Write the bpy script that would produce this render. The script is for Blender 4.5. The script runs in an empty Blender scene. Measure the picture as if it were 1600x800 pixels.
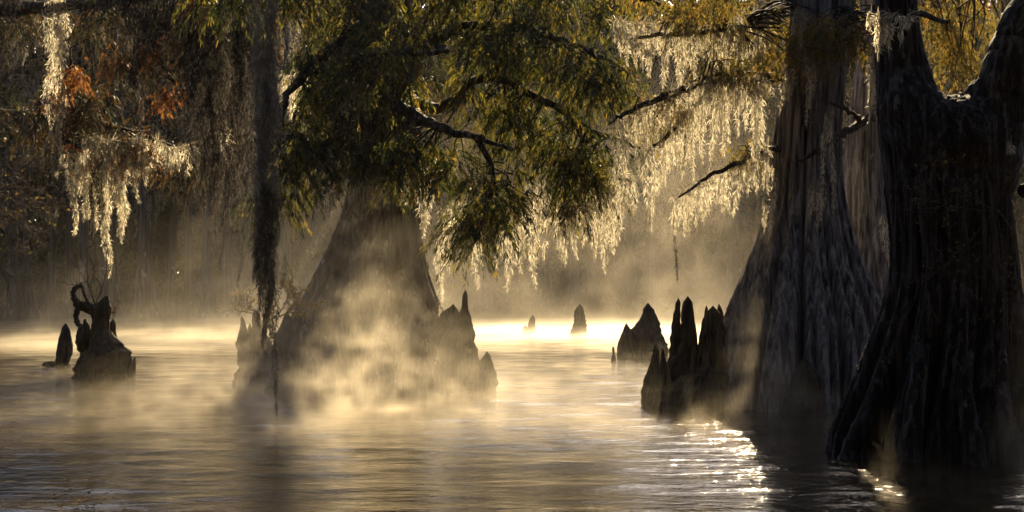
import bpy, math, random
import numpy as np

# ------------------------------------------------------------------ camera, sky, sun, exposure
C = bpy.context.scene
FPX, CAMH, HOR = 2537.0, 1.7, 450.0        # focal length in photo pixels, eye height, horizon row
cam_d = bpy.data.cameras.new("camera"); cam = bpy.data.objects.new("camera", cam_d)
C.collection.objects.link(cam); C.camera = cam
cam.location = (0, 0, CAMH); cam.rotation_euler = (math.radians(90), 0, 0)
cam_d.sensor_width = 36; cam_d.lens = FPX / 1600 * 36
cam_d.shift_y = (HOR - 400) / 1600
cam_d.clip_start = 0.1; cam_d.clip_end = 3000

SUN_EL, SUN_AZ = math.radians(27), math.radians(10.5)     # azimuth measured right of the view axis (+Y)
w = bpy.data.worlds.new("World"); C.world = w; w.use_nodes = True
nt = w.node_tree; bg = nt.nodes["Background"]
sky = nt.nodes.new("ShaderNodeTexSky"); sky.sky_type = 'NISHITA'; sky.sun_disc = False
sky.sun_elevation = SUN_EL; sky.sun_rotation = SUN_AZ
sky.dust_density = 1.6; sky.air_density = 0.55; sky.ozone_density = 0.6
nt.links.new(sky.outputs[0], bg.inputs[0]); bg.inputs[1].default_value = 0.05

sd = bpy.data.lights.new("sun", 'SUN'); sd.energy = 5.0; sd.angle = math.radians(0.5)
sd.color = (1.0, 0.78, 0.47)
sun = bpy.data.objects.new("sun", sd); C.collection.objects.link(sun)
sun.rotation_euler = (math.radians(90) - SUN_EL, 0, math.radians(180) - SUN_AZ)

C.view_settings.view_transform = 'Standard'; C.view_settings.look = 'None'
C.view_settings.exposure = 1.68; C.view_settings.gamma = 1
cy = C.cycles
cy.max_bounces = 6; cy.diffuse_bounces = 3; cy.glossy_bounces = 3; cy.transmission_bounces = 4
cy.volume_bounces = 2; cy.transparent_max_bounces = 8
cy.use_denoising = True; cy.sample_clamp_indirect = 6; cy.volume_step_rate = 2.5; cy.volume_max_steps = 160; cy.use_adaptive_sampling = True; cy.adaptive_threshold = 0.03
cy.caustics_reflective = False; cy.caustics_refractive = False

# ------------------------------------------------------------------ helpers
def P(px, py, d):
    return np.array([(px - 800) / FPX * d, d, CAMH - (py - HOR) / FPX * d])
def dist(py):                       # distance of a waterline seen at row py
    return FPX * CAMH / (py - HOR)

def link(o, parent=None):
    C.collection.objects.link(o)
    if parent is not None:
        o.parent = parent
        o.matrix_parent_inverse = parent.matrix_basis.inverted()
    return o
def tag(o, label=None, cat=None, group=None, kind=None):
    if label: o["label"] = label
    if cat: o["category"] = cat
    if group: o["group"] = group
    if kind: o["kind"] = kind
    return o
def empty(name, loc):
    o = bpy.data.objects.new(name, None); o.location = [float(v) for v in loc]; return link(o)

class MB:
    def __init__(s): s.V = []; s.F = []; s.T = []; s.n = 0
    def add(s, V, F, tint=0.5):
        V = np.asarray(V, float).reshape(-1, 3); F = np.asarray(F, int).reshape(-1, 4)
        s.V.append(V); s.F.append(F + s.n); s.n += len(V)
        s.T.append(np.broadcast_to(np.asarray(tint, float), (len(V),)).copy())
    def mesh(s, name, mat, smooth=True, origin=None):
        V = np.concatenate(s.V); F = np.concatenate(s.F); T = np.concatenate(s.T)
        if origin is not None: V = V - np.asarray(origin)
        me = bpy.data.meshes.new(name)
        me.vertices.add(len(V)); me.vertices.foreach_set("co", V.astype(np.float32).ravel())
        me.loops.add(F.size); me.loops.foreach_set("vertex_index", F.ravel().astype(np.int32))
        me.polygons.add(len(F)); me.polygons.foreach_set("loop_start", np.arange(0, F.size, 4, dtype=np.int32))
        try: me.polygons.foreach_set("loop_total", np.full(len(F), 4, dtype=np.int32))
        except Exception: pass
        a = me.attributes.new("tint", 'FLOAT', 'POINT'); a.data.foreach_set("value", T.astype(np.float32))
        if smooth: me.polygons.foreach_set("use_smooth", np.ones(len(F), dtype=bool))
        me.materials.append(mat); me.update(calc_edges=True)
        return me
    def obj(s, name, mat, parent=None, smooth=True, origin=None):
        """origin: where the object's own origin stands, in world space (geometry is given in world space)"""
        if parent is not None and origin is None: origin = parent.matrix_basis.translation[:]
        me = s.mesh(name, mat, smooth, origin)
        o = bpy.data.objects.new(name, me)
        if parent is not None:
            C.collection.objects.link(o); o.parent = parent
            # sub-parts of a mesh part share the thing's origin
        else:
            if origin is not None: o.location = [float(v) for v in origin]
            C.collection.objects.link(o)
        return o

def sub(o_parent, mb, name, mat, origin, smooth=True):    # child of a part: same frame as the thing
    me = mb.mesh(name, mat, smooth, origin)
    o = bpy.data.objects.new(name, me); C.collection.objects.link(o); o.parent = o_parent
    return o

def norm(a):
    return a / np.maximum(np.linalg.norm(a, axis=-1, keepdims=True), 1e-9)

def tube(mb, pts, rad, n=8, rs=None, rough=0.0, tint=0.5):
    pts = np.asarray(pts, float); rad = np.asarray(rad, float)
    T = norm(np.gradient(pts, axis=0))
    up = np.array([0, 1.0, 0]) if abs(T[0][1]) < 0.8 else np.array([1.0, 0, 0])
    rings = []
    th = np.linspace(0, 2 * math.pi, n, endpoint=False)
    nx = norm(np.cross(T[0], up))
    for i in range(len(pts)):
        nx = norm(nx - T[i] * np.dot(nx, T[i])); ny = np.cross(T[i], nx)
        r = rad[i] * np.ones(n)
        if rs is not None and rough: r = r * (1 + rough * rs.uniform(-1, 1, n))
        rings.append(pts[i] + r[:, None] * (np.cos(th)[:, None] * nx + np.sin(th)[:, None] * ny))
    V = np.concatenate(rings); F = []
    for i in range(len(pts) - 1):
        for j in range(n):
            a = i * n + j; b = i * n + (j + 1) % n
            F.append((a, b, b + n, a + n))
    mb.add(V, F, tint)

def smoothpath(pts, k=6, jit=0.0, rs=None):
    """Catmull-Rom through rows of any width"""
    p = np.asarray(pts, float); p = np.vstack([2 * p[0] - p[1], p, 2 * p[-1] - p[-2]])
    out = []
    for i in range(1, len(p) - 2):
        for t in np.linspace(0, 1, k, endpoint=False):
            a, b, c, d = p[i - 1], p[i], p[i + 1], p[i + 2]
            out.append(0.5 * (2 * b + (c - a) * t + (2 * a - 5 * b + 4 * c - d) * t * t + (3 * b - a - 3 * c + d) * t ** 3))
    out.append(p[-2]); out = np.array(out)
    if jit and rs is not None:
        out[1:-1, :3] += rs.normal(0, jit, (len(out) - 2, 3))
    return out

def px_tube(mb, pts, d, n=8, rs=None, rough=0.0, k=6, jit=0.0):
    """pts rows (px, py, radius in px, depth offset)"""
    q = np.array([[*P(a, b, d + e), r / FPX * d] for a, b, r, e in pts])
    q = smoothpath(q, k, jit, rs)
    tube(mb, q[:, :3], np.maximum(q[:, 3], 0.002), n, rs, rough)
    return q

def blades(mb, B, D, L, W, droop=0.3, rs=None, tint=None, side=None):
    """thin bent ribbons: base points, directions, lengths, widths"""
    n = len(B)
    D = norm(D); R = norm(rs.normal(size=(n, 3)) if side is None else side)
    S = norm(np.cross(D, R)) * (np.asarray(W) * 0.5)[:, None]
    L = np.asarray(L)[:, None]
    down = np.array([0, 0, -1.0])
    M = B + D * L * 0.5
    D2 = norm(D + down * droop)
    E = M + D2 * L * 0.5
    V = np.stack([B - S * 0.7, B + S * 0.7, M + S, M - S, E + S * 0.25, E - S * 0.25], 1).reshape(-1, 3)
    k = np.arange(n)[:, None] * 6
    F = np.concatenate([k + np.array([0, 1, 2, 3]), k + np.array([3, 2, 4, 5])])
    if tint is None: tint = rs.rand(n)
    mb.add(V, F, np.repeat(tint, 6))

# ------------------------------------------------------------------ materials
def newmat(name):
    m = bpy.data.materials.new(name); m.use_nodes = True
    t = m.node_tree; t.nodes.clear()
    out = t.nodes.new("ShaderNodeOutputMaterial")
    return m, t, out
def N(t, kind, **kw):
    n = t.nodes.new(kind)
    for k, v in kw.items():
        if k in n.inputs: n.inputs[k].default_value = v
        else: setattr(n, k, v)
    return n
def ramp(t, stops, fac):
    r = t.nodes.new("ShaderNodeValToRGB"); e = r.color_ramp.elements
    while len(e) < len(stops): e.new(0.5)
    for i, (p, c) in enumerate(stops):
        e[i].position = p; e[i].color = (*c, 1) if len(c) == 3 else c
    t.links.new(fac, r.inputs[0]); return r

def leaf_mat(name, stops, trans=0.55, gloss=0.06):
    m, t, out = newmat(name)
    a = N(t, "ShaderNodeAttribute", attribute_name="tint")
    r = ramp(t, stops, a.outputs["Fac"])
    d = N(t, "ShaderNodeBsdfDiffuse"); tr = N(t, "ShaderNodeBsdfTranslucent")
    mx = N(t, "ShaderNodeMixShader"); mx.inputs[0].default_value = trans
    t.links.new(r.outputs[0], d.inputs[0]); t.links.new(r.outputs[0], tr.inputs[0])
    t.links.new(d.outputs[0], mx.inputs[1]); t.links.new(tr.outputs[0], mx.inputs[2])
    g = N(t, "ShaderNodeBsdfGlossy"); g.inputs["Roughness"].default_value = 0.45
    m2 = N(t, "ShaderNodeMixShader"); m2.inputs[0].default_value = gloss
    t.links.new(mx.outputs[0], m2.inputs[1]); t.links.new(g.outputs[0], m2.inputs[2])
    t.links.new(m2.outputs[0], out.inputs[0])
    return m

def bark_mat(name, dark, mid, light, lichen=0.25, lichen_col=(0.42, 0.42, 0.38), scale=1.0, bump=0.6, moss=0.0):
    m, t, out = newmat(name); L = t.links.new
    tc = N(t, "ShaderNodeTexCoord")
    mp = N(t, "ShaderNodeMapping"); mp.inputs["Scale"].default_value = (9 * scale, 9 * scale, 0.38 * scale)
    L(tc.outputs["Object"], mp.inputs[0])
    n1 = N(t, "ShaderNodeTexNoise", Scale=1.6, Detail=7.0, Roughness=0.68, Distortion=0.25); L(mp.outputs[0], n1.inputs["Vector"])
    mp2 = N(t, "ShaderNodeMapping"); mp2.inputs["Scale"].default_value = (1.2 * scale, 1.2 * scale, 0.5 * scale)
    L(tc.outputs["Object"], mp2.inputs[0])
    n2 = N(t, "ShaderNodeTexNoise", Scale=1.3, Detail=4.0); L(mp2.outputs[0], n2.inputs["Vector"])
    r1 = ramp(t, [(0.36, dark), (0.50, mid), (0.64, light)], n1.outputs[0])
    # lichen patches
    n3 = N(t, "ShaderNodeTexNoise", Scale=7.0 * scale, Detail=5.0, Roughness=0.7)
    mp3 = N(t, "ShaderNodeMapping"); mp3.inputs["Scale"].default_value = (1, 1, 0.55); L(tc.outputs["Object"], mp3.inputs[0]); L(mp3.outputs[0], n3.inputs["Vector"])
    r3 = ramp(t, [(0.60 - 0.1 * lichen, (0, 0, 0)), (0.66 - 0.1 * lichen, (1, 1, 1))], n3.outputs[0])
    r4 = ramp(t, [(0.47, (0, 0, 0)), (0.56, (1, 1, 1))], n2.outputs[0])
    mul = N(t, "ShaderNodeMath", operation='MULTIPLY'); L(r3.outputs[0], mul.inputs[0]); L(r4.outputs[0], mul.inputs[1])
    mul2 = N(t, "ShaderNodeMath", operation='MULTIPLY'); L(mul.outputs[0], mul2.inputs[0]); mul2.inputs[1].default_value = min(1.0, lichen * 2.2)
    mix = N(t, "ShaderNodeMixRGB"); L(mul2.outputs[0], mix.inputs[0]); L(r1.outputs[0], mix.inputs[1]); mix.inputs[2].default_value = (*lichen_col, 1)
    col = mix.outputs[0]
    if moss:
        n5 = N(t, "ShaderNodeTexNoise", Scale=2.3, Detail=5.0); L(tc.outputs["Object"], n5.inputs["Vector"])
        r5 = ramp(t, [(0.5, (0, 0, 0)), (0.62, (moss, moss, moss))], n5.outputs[0])
        mx = N(t, "ShaderNodeMixRGB"); L(r5.outputs[0], mx.inputs[0]); L(col, mx.inputs[1]); mx.inputs[2].default_value = (0.06, 0.065, 0.02, 1); col = mx.outputs[0]
    b = N(t, "ShaderNodeBsdfPrincipled"); b.inputs["Roughness"].default_value = 0.85; b.inputs["Specular IOR Level"].default_value = 0.25
    L(col, b.inputs["Base Color"])
    bp = N(t, "ShaderNodeBump"); bp.inputs["Strength"].default_value = bump; bp.inputs["Distance"].default_value = 0.06
    L(n1.outputs[0], bp.inputs["Height"]); L(bp.outputs[0], b.inputs["Normal"])
    L(b.outputs[0], out.inputs[0])
    return m

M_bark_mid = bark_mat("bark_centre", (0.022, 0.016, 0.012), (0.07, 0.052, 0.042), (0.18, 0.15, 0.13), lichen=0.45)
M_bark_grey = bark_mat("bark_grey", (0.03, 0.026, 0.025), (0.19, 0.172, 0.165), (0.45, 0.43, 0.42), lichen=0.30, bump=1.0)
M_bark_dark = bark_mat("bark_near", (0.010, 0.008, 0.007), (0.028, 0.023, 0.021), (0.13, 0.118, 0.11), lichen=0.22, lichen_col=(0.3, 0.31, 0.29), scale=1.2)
M_knee = bark_mat("bark_knee", (0.02, 0.015, 0.011), (0.06, 0.045, 0.034), (0.12, 0.095, 0.075), lichen=0.0, scale=1.6, moss=0.5)
M_far_bark = bark_mat("bark_far", (0.035, 0.03, 0.026), (0.09, 0.078, 0.066), (0.17, 0.155, 0.14), lichen=0.3, scale=0.5)
M_limb = bark_mat("bark_limb", (0.018, 0.014, 0.011), (0.05, 0.04, 0.032), (0.12, 0.10, 0.085), lichen=0.25, scale=1.5)
M_twig = bark_mat("bark_twig", (0.03, 0.024, 0.018), (0.08, 0.065, 0.05), (0.18, 0.15, 0.12), lichen=0.0, scale=3)
M_green = leaf_mat("leaf_green", [(0.0, (0.012, 0.020, 0.005)), (0.5, (0.042, 0.052, 0.010)), (0.76, (0.17, 0.15, 0.02)), (0.95, (0.26, 0.17, 0.022))], 0.62)
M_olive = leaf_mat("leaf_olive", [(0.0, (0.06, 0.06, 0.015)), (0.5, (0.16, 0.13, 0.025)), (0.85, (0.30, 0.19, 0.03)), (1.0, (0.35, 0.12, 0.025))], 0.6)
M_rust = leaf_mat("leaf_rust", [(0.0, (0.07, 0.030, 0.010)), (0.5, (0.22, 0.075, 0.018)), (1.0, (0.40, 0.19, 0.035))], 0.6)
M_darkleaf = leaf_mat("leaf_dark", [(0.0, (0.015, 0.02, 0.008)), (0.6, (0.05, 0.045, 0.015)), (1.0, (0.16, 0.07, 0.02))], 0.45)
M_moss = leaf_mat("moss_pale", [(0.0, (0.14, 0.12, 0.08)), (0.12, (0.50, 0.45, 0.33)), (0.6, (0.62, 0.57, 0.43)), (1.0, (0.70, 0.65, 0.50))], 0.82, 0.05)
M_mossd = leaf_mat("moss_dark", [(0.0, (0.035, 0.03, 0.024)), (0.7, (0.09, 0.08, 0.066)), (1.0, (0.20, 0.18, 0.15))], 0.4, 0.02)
M_farleaf = leaf_mat("leaf_far", [(0.0, (0.03, 0.03, 0.012)), (0.6, (0.09, 0.08, 0.03)), (1.0, (0.24, 0.15, 0.04))], 0.5)
M_farmoss = leaf_mat("moss_far", [(0.0, (0.12, 0.11, 0.09)), (1.0, (0.34, 0.31, 0.25))], 0.5)

# ------------------------------------------------------------------ water and bed
def build_water():
    m, t, out = newmat("water"); L = t.links.new
    tc = N(t, "ShaderNodeTexCoord")
    mp = N(t, "ShaderNodeMapping"); mp.inputs["Scale"].default_value = (0.7, 1.6, 1.0); L(tc.outputs["Object"], mp.inputs[0])
    n1 = N(t, "ShaderNodeTexNoise", Scale=4.5, Detail=4.0, Roughness=0.6, Distortion=0.4); L(mp.outputs[0], n1.inputs["Vector"])
    bp = N(t, "ShaderNodeBump"); bp.inputs["Strength"].default_value = 0.5; bp.inputs["Distance"].default_value = 0.034
    L(n1.outputs[0], bp.inputs["Height"])
    b = N(t, "ShaderNodeBsdfPrincipled"); b.inputs["Base Color"].default_value = (0.030, 0.022, 0.012, 1)
    b.inputs["Roughness"].default_value = 0.08; b.inputs["IOR"].default_value = 1.33
    L(bp.outputs[0], b.inputs["Normal"]); L(b.outputs[0], out.inputs[0])
    # graded sheet of real ripples
    rs = np.random.RandomState(3)
    ys = [4.0]
    while ys[-1] < 130: ys.append(ys[-1] + max(0.07, ys[-1] * 0.0045))
    ys = np.array(ys + [200.0, 400.0, 900.0]); nx = 420
    u = np.linspace(-1, 1, nx)
    X = u[None, :] * (6 + ys[:, None] * 0.5); Y = np.repeat(ys[:, None], nx, 1)
    Z = np.zeros_like(X)
    for i in range(34):
        lam = 0.28 * (6.5 ** rs.rand()); a = rs.normal(0, 0.36) + math.pi / 2
        k = 2 * math.pi / lam
        amp = 0.0029 * lam ** 0.8
        ph = rs.rand() * 7
        gate = 0.5 + 0.5 * np.sin(X * rs.uniform(0.1, 0.5) + Y * rs.uniform(0.1, 0.5) + rs.rand() * 6)
        res = np.clip(lam / (np.gradient(ys)[:, None] * 3) - 0.6, 0, 1)
        Z += amp * gate * res * np.sin(k * (np.cos(a) * X + np.sin(a) * Y) + ph + 0.8 * np.sin(X * 0.9 + ph) + 0.5 * np.sin(Y * 1.3))
    V = np.stack([X, Y, Z], -1).reshape(-1, 3)
    i = np.arange(len(ys) - 1)[:, None] * nx; j = np.arange(nx - 1)[None, :]
    a = (i + j).ravel(); F = np.stack([a, a + 1, a + nx + 1, a + nx], 1)
    mb = MB(); mb.add(V, F); o = mb.obj("water", m); tag(o, kind="structure")
    # back part behind the camera
    mb = MB(); mb.add([(-400, -300, -0.004), (400, -300, -0.004), (400, 3.9, -0.004), (-400, 3.9, -0.004)], [(0, 1, 2, 3)])
    tag(mb.obj("water", m), kind="structure")
build_water()

def build_shore():
    m, t, out = newmat("shore_soil"); L = t.links.new
    tc = N(t, "ShaderNodeTexCoord"); n = N(t, "ShaderNodeTexNoise", Scale=0.6, Detail=6.0); L(tc.outputs["Object"], n.inputs["Vector"])
    r = ramp(t, [(0.3, (0.02, 0.016, 0.01)), (0.7, (0.07, 0.055, 0.03))], n.outputs[0])
    b = N(t, "ShaderNodeBsdfPrincipled"); b.inputs["Roughness"].default_value = 0.95; L(r.outputs[0], b.inputs["Base Color"]); L(b.outputs[0], out.inputs[0])
    rs = np.random.RandomState(8)
    nx, ny = 120, 30
    X = np.linspace(-700, 700, nx)[None, :].repeat(ny, 0); fy = np.linspace(0, 1, ny) ** 2.2
    edge = 108 + 4 * np.sin(X * 0.05 + 1) + 2.5 * np.sin(X * 0.17)
    Y = edge + fy[:, None] * 900
    Z = -0.25 + np.minimum(fy[:, None] * 18, 0.9) + 0.12 * np.sin(X * 0.8) * np.cos(Y * 0.5)
    V = np.stack([X, Y, Z], -1).reshape(-1, 3)
    i = np.arange(ny - 1)[:, None] * nx; j = np.arange(nx - 1)[None, :]
    a = (i + j).ravel(); mb = MB(); mb.add(V, np.stack([a, a + 1, a + nx + 1, a + nx], 1))
    tag(mb.obj("ground", m), kind="structure")
    m2 = m
    mb = MB(); mb.add([(-900, -400, -1.2), (900, -400, -1.2), (900, 1200, -1.2), (-900, 1200, -1.2)], [(0, 1, 2, 3)])
    tag(mb.obj("lake_bed", m2), kind="structure")
build_shore()

# ------------------------------------------------------------------ fluted trunks
def cnoise(rs, th, z, ks, amp):
    o = 0
    for k in ks:
        o = o + rs.normal() / math.sqrt(k) * np.sin(k * th + rs.rand() * 7 + rs.uniform(0.2, 0.8) * np.sin(z * rs.uniform(0.5, 1.6) + rs.rand() * 7))
    return amp * o
def fluted(mb, prof, d, seed, lobes=11, base_amp=0.30, top_amp=0.05, nth=160, nz=150, yr=0.9, yoff=0.0, rough=0.03, zb=-0.6, lean=0.0, tip=False, zrough=0.0):
    """prof rows (py, left px, right px), any order; world solid at depth d"""
    rs = np.random.RandomState(seed)
    p = sorted([(CAMH - (a - HOR) / FPX * d, (b + c) / 2, (c - b) / 2) for a, b, c in prof])
    pz = np.array([q[0] for q in p]); pc = (np.array([q[1] for q in p]) - 800) / FPX * d; pr = np.array([q[2] for q in p]) / FPX * d
    z = zb + (pz[-1] - zb) * np.linspace(0, 1, nz) ** 1.15
    # smooth interpolation
    def itp(v):
        y = np.interp(z, pz, v); k = 1 if tip is True else 5
        yp = np.pad(y, k, mode='edge'); return np.convolve(yp, np.ones(2 * k + 1) / (2 * k + 1), 'valid')
    c = itp(pc); r = itp(pr)
    rmin = r.min(); rmax = r.max()
    th = np.linspace(0, 2 * math.pi, nth, endpoint=False)[None, :]
    Z = z[:, None]
    A = top_amp + (base_amp - top_amp) * np.clip((r - rmin) / max(rmax - rmin, 1e-6), 0, 1)[:, None] ** 0.8
    wob = cnoise(rs, th, Z, (1, 2, 3), 0.2) / lobes * 4
    ph = rs.rand() * 7
    lob = np.abs(np.sin(lobes / 2 * (th + wob) + ph)) ** 0.65
    ph2 = rs.rand() * 7
    lob2 = np.abs(np.sin(lobes * 1.45 * (th + wob * 0.6) + ph2 + 0.3 * np.sin(Z * 0.8))) ** 0.7
    vary = 1 + 0.6 * cnoise(rs, th, Z * 0.4, (1, 2, 4), 0.5)
    R = 1 + A * (lob - 0.75) * vary + A * 0.42 * (lob2 - 0.7)
    R += cnoise(rs, th, Z * 2.0, (13, 19, 27, 38, 51), rough * 1.2)
    R += rough * 0.35 * rs.normal(size=(nz, nth)) * 0.5
    R = R * (1 + zrough * sum(rs.normal(0, .5) * np.sin(Z * f + rs.rand() * 7) for f in (5, 9, 14, 23, 37)))
    ex = R * np.cos(th); mx = ex.max(1, keepdims=True); mn = -ex.min(1, keepdims=True)
    kx = np.ones(11) / 11; sm = lambda v: np.convolve(np.pad(v[:, 0], 5, mode='edge'), kx, 'valid')[:, None]
    ex = np.where(ex > 0, ex / sm(mx), ex / sm(mn))
    if tip:
        hh = tip if tip is not True else max(3.0 * r[-1], 0.05); r = r * np.sqrt(np.clip((z[-1] + 0.004 - z) / hh, 0.0, 1))
    X = c[:, None] + r[:, None] * ex
    if tip is True: X = X + r[:, None] * 0.12 * np.sin(Z * 7 + rs.rand() * 7)
    Y = d + yoff + r[:, None] * yr * R * np.sin(th) + lean * Z
    V = np.stack([X, Y, np.repeat(Z, nth, 1)], -1).reshape(-1, 3)
    i = np.arange(nz - 1)[:, None] * nth; j = np.arange(nth)[None, :]
    a = i + j; b = i + (j + 1) % nth
    F = np.stack([a, b, b + nth, a + nth], -1).reshape(-1, 4)
    mb.add(V, F)
    cap = len(mb.V[-1]) ; top = V[-nth:]; ctr = top.mean(0) + np.array([0, 0, 0.3 * r[-1]])
    half = nth // 2 * 2
    mb.add(np.vstack([top, ctr[None]]), [(k, k + 1, (k + 2) % nth, nth) for k in range(0, half, 2)])

# ------------------------------------------------------------------ moss and foliage
def moss_strand(mb, rs, top, length, wid, dens=1.0, fl=0.07, fw=0.012):
    n = max(12, int(length * 185 * dens)); t = rs.rand(n) ** 0.85
    ph = rs.rand(4) * 7; sw = wid * 0.5
    ax = sw * np.sin(t * 5 * length + ph[0]) * 0.5 + 0.03 * length * np.sin(t * 2.2 + ph[1]); ay = sw * np.sin(t * 4 * length + ph[2]) * 0.5
    taper = np.clip(np.minimum(0.55 + t * 1.2, (1.03 - t) * 1.7), 0.08, 1)
    pul = 0.85 + 0.15 * np.sin(t * length * 9 + ph[3])
    rr = wid * 0.5 * taper * pul * np.sqrt(rs.rand(n)); an = rs.rand(n) * 6.283
    B = np.stack([top[0] + ax + rr * np.cos(an), top[1] + ay + rr * np.sin(an), top[2] - t * length], 1)
    D = np.stack([np.cos(an), np.sin(an), rs.uniform(-3.6, 0.0, n)], 1) + rs.normal(0, 0.4, (n, 3))
    L = fl * rs.uniform(0.5, 1.3, n) * (0.5 + 0.5 * taper)
    blades(mb, B, D, L, fw * rs.uniform(0.6, 1.3, n), 0.5, rs)
    # hanging core, tinted dark to put the strand's inner shade into its colour
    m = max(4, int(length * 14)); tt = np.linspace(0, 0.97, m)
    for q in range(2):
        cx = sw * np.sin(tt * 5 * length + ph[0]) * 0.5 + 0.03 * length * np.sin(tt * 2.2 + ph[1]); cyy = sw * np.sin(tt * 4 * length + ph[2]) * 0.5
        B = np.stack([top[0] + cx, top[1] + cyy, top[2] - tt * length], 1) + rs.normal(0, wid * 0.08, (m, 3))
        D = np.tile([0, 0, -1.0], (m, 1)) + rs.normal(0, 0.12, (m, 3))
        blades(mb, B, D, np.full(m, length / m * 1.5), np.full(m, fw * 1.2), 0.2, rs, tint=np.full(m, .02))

M_COUNT = {}
def moss(px0, px1, pytop, pylen, d, n, label, seed, mat=None, wpx=11, top2=None, group="beards of hanging moss", dj=0.25, fl=0.095, fw=0.0065, dens=1.2, minl=0.25):
    """one clump of moss: n strands hung between px0..px1 from the line pytop..top2, up to pylen px long"""
    rs = np.random.RandomState(seed); mb = MB(); tops = []
    if n > 3 and minl < .8: n = int(n * 1.15); wpx *= 1.05; pylen *= 1.18
    for i in range(n):
        u = (i + rs.uniform(0.1, 0.9)) / n
        px = px0 + (px1 - px0) * u
        py = pytop + ((top2 if top2 is not None else pytop) - pytop) * u + rs.normal(0, 3)
        env = 0.7 + 0.3 * math.sin(math.pi * u) if (n > 3 and minl < .8) else 1.0
        ln = pylen * rs.uniform(minl, 1.0) * env / FPX * d
        tp = P(px, py, d + rs.uniform(-dj, dj)); tops.append(tp)
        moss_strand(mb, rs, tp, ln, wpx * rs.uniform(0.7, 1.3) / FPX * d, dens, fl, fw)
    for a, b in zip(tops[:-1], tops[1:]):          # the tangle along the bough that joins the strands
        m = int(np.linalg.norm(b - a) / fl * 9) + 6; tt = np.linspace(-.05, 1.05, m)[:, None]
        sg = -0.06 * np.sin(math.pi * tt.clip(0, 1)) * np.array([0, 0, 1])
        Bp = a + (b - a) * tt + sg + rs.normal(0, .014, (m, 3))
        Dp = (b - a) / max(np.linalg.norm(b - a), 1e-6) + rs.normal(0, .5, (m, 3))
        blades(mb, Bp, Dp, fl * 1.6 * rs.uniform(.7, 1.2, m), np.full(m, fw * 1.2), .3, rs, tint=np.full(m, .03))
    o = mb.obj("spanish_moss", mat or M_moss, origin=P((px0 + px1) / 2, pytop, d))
    return tag(o, label, "moss", group)

def tufts(mb, rs, O, size=0.38, nb=20, bl=0.13, bw=0.016, out=None, droop=0.9):
    """drooping feathery sprays at origins O"""
    n = len(O); an = rs.rand(n) * 6.283
    D = np.stack([np.cos(an), np.sin(an) * 0.8, rs.uniform(-0.7, 0.35, n)], 1)
    if out is not None: D = D + out
    D = norm(D); L = size * rs.uniform(0.6, 1.3, n)
    t = rs.rand(n, nb) ** 0.8
    S = O[:, None] + D[:, None] * (L[:, None] * t)[..., None]
    S[..., 2] -= droop * L[:, None] * t * t * 0.9
    S = S + rs.normal(0, 0.012, S.shape)
    T = D[:, None] * np.ones((1, nb, 1)); T[..., 2] -= droop * 1.6 * t
    T = T + rs.normal(0, 0.5, T.shape); T[..., 2] -= 0.25
    base = rs.rand(n)[:, None] * 0.75 + rs.rand(n, nb) * 0.25
    blades(mb, S.reshape(-1, 3), T.reshape(-1, 3), bl * rs.uniform(0.6, 1.3, n * nb), bw * rs.uniform(0.7, 1.2, n * nb), 0.7, rs, base.ravel())

def blob_points(rs, blobs, d0):
    pts = []
    for px, py, rx, ry, n, dd, dr in blobs:
        m = max(3, n // 9)
        q = norm(rs.normal(size=(m, 3))) * (rs.rand(m, 1) ** 0.40)
        q = q[rs.randint(0, m, n)] + rs.normal(0, 1, (n, 3)) * np.array([7.0 / rx, 0.12 / dr, 9.0 / ry])
        d = d0 + dd + q[:, 1] * dr
        pts.append(np.stack([(px + q[:, 0] * rx - 800) / FPX * d, d, CAMH - (py + q[:, 2] * ry - HOR) / FPX * d], 1))
    return np.concatenate(pts)

def twig_to(mb, rs, limb, targets, r0=0.018, sag=0.12):
    """branchlets from the nearest point of a limb to target points"""
    for tg in targets:
        dd = np.linalg.norm(limb[:, :3] - tg, axis=1) + rs.rand(len(limb)) * 0.5
        a = limb[np.argmin(dd), :3]; L = np.linalg.norm(tg - a)
        m = (a + tg) / 2 + rs.normal(0, 0.08 * L, 3) + np.array([0, 0, sag * L])
        q = smoothpath([a, m, tg], 4)
        tube(mb, q, np.linspace(min(r0, 0.02 * L + 0.006), 0.004, len(q)), 4)

LIMB_MB = {}
def limb_part(tree, pts, d, rs, name="limb", mat=None, n=9, rough=0.12, jit=0.012):
    mb = MB(); q = px_tube(mb, pts, d, n, rs, rough, 7, jit)
    o = mb.obj(name, mat or M_limb, tree); LIMB_MB[o.name] = (mb, mat or M_limb)
    return o, q

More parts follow.
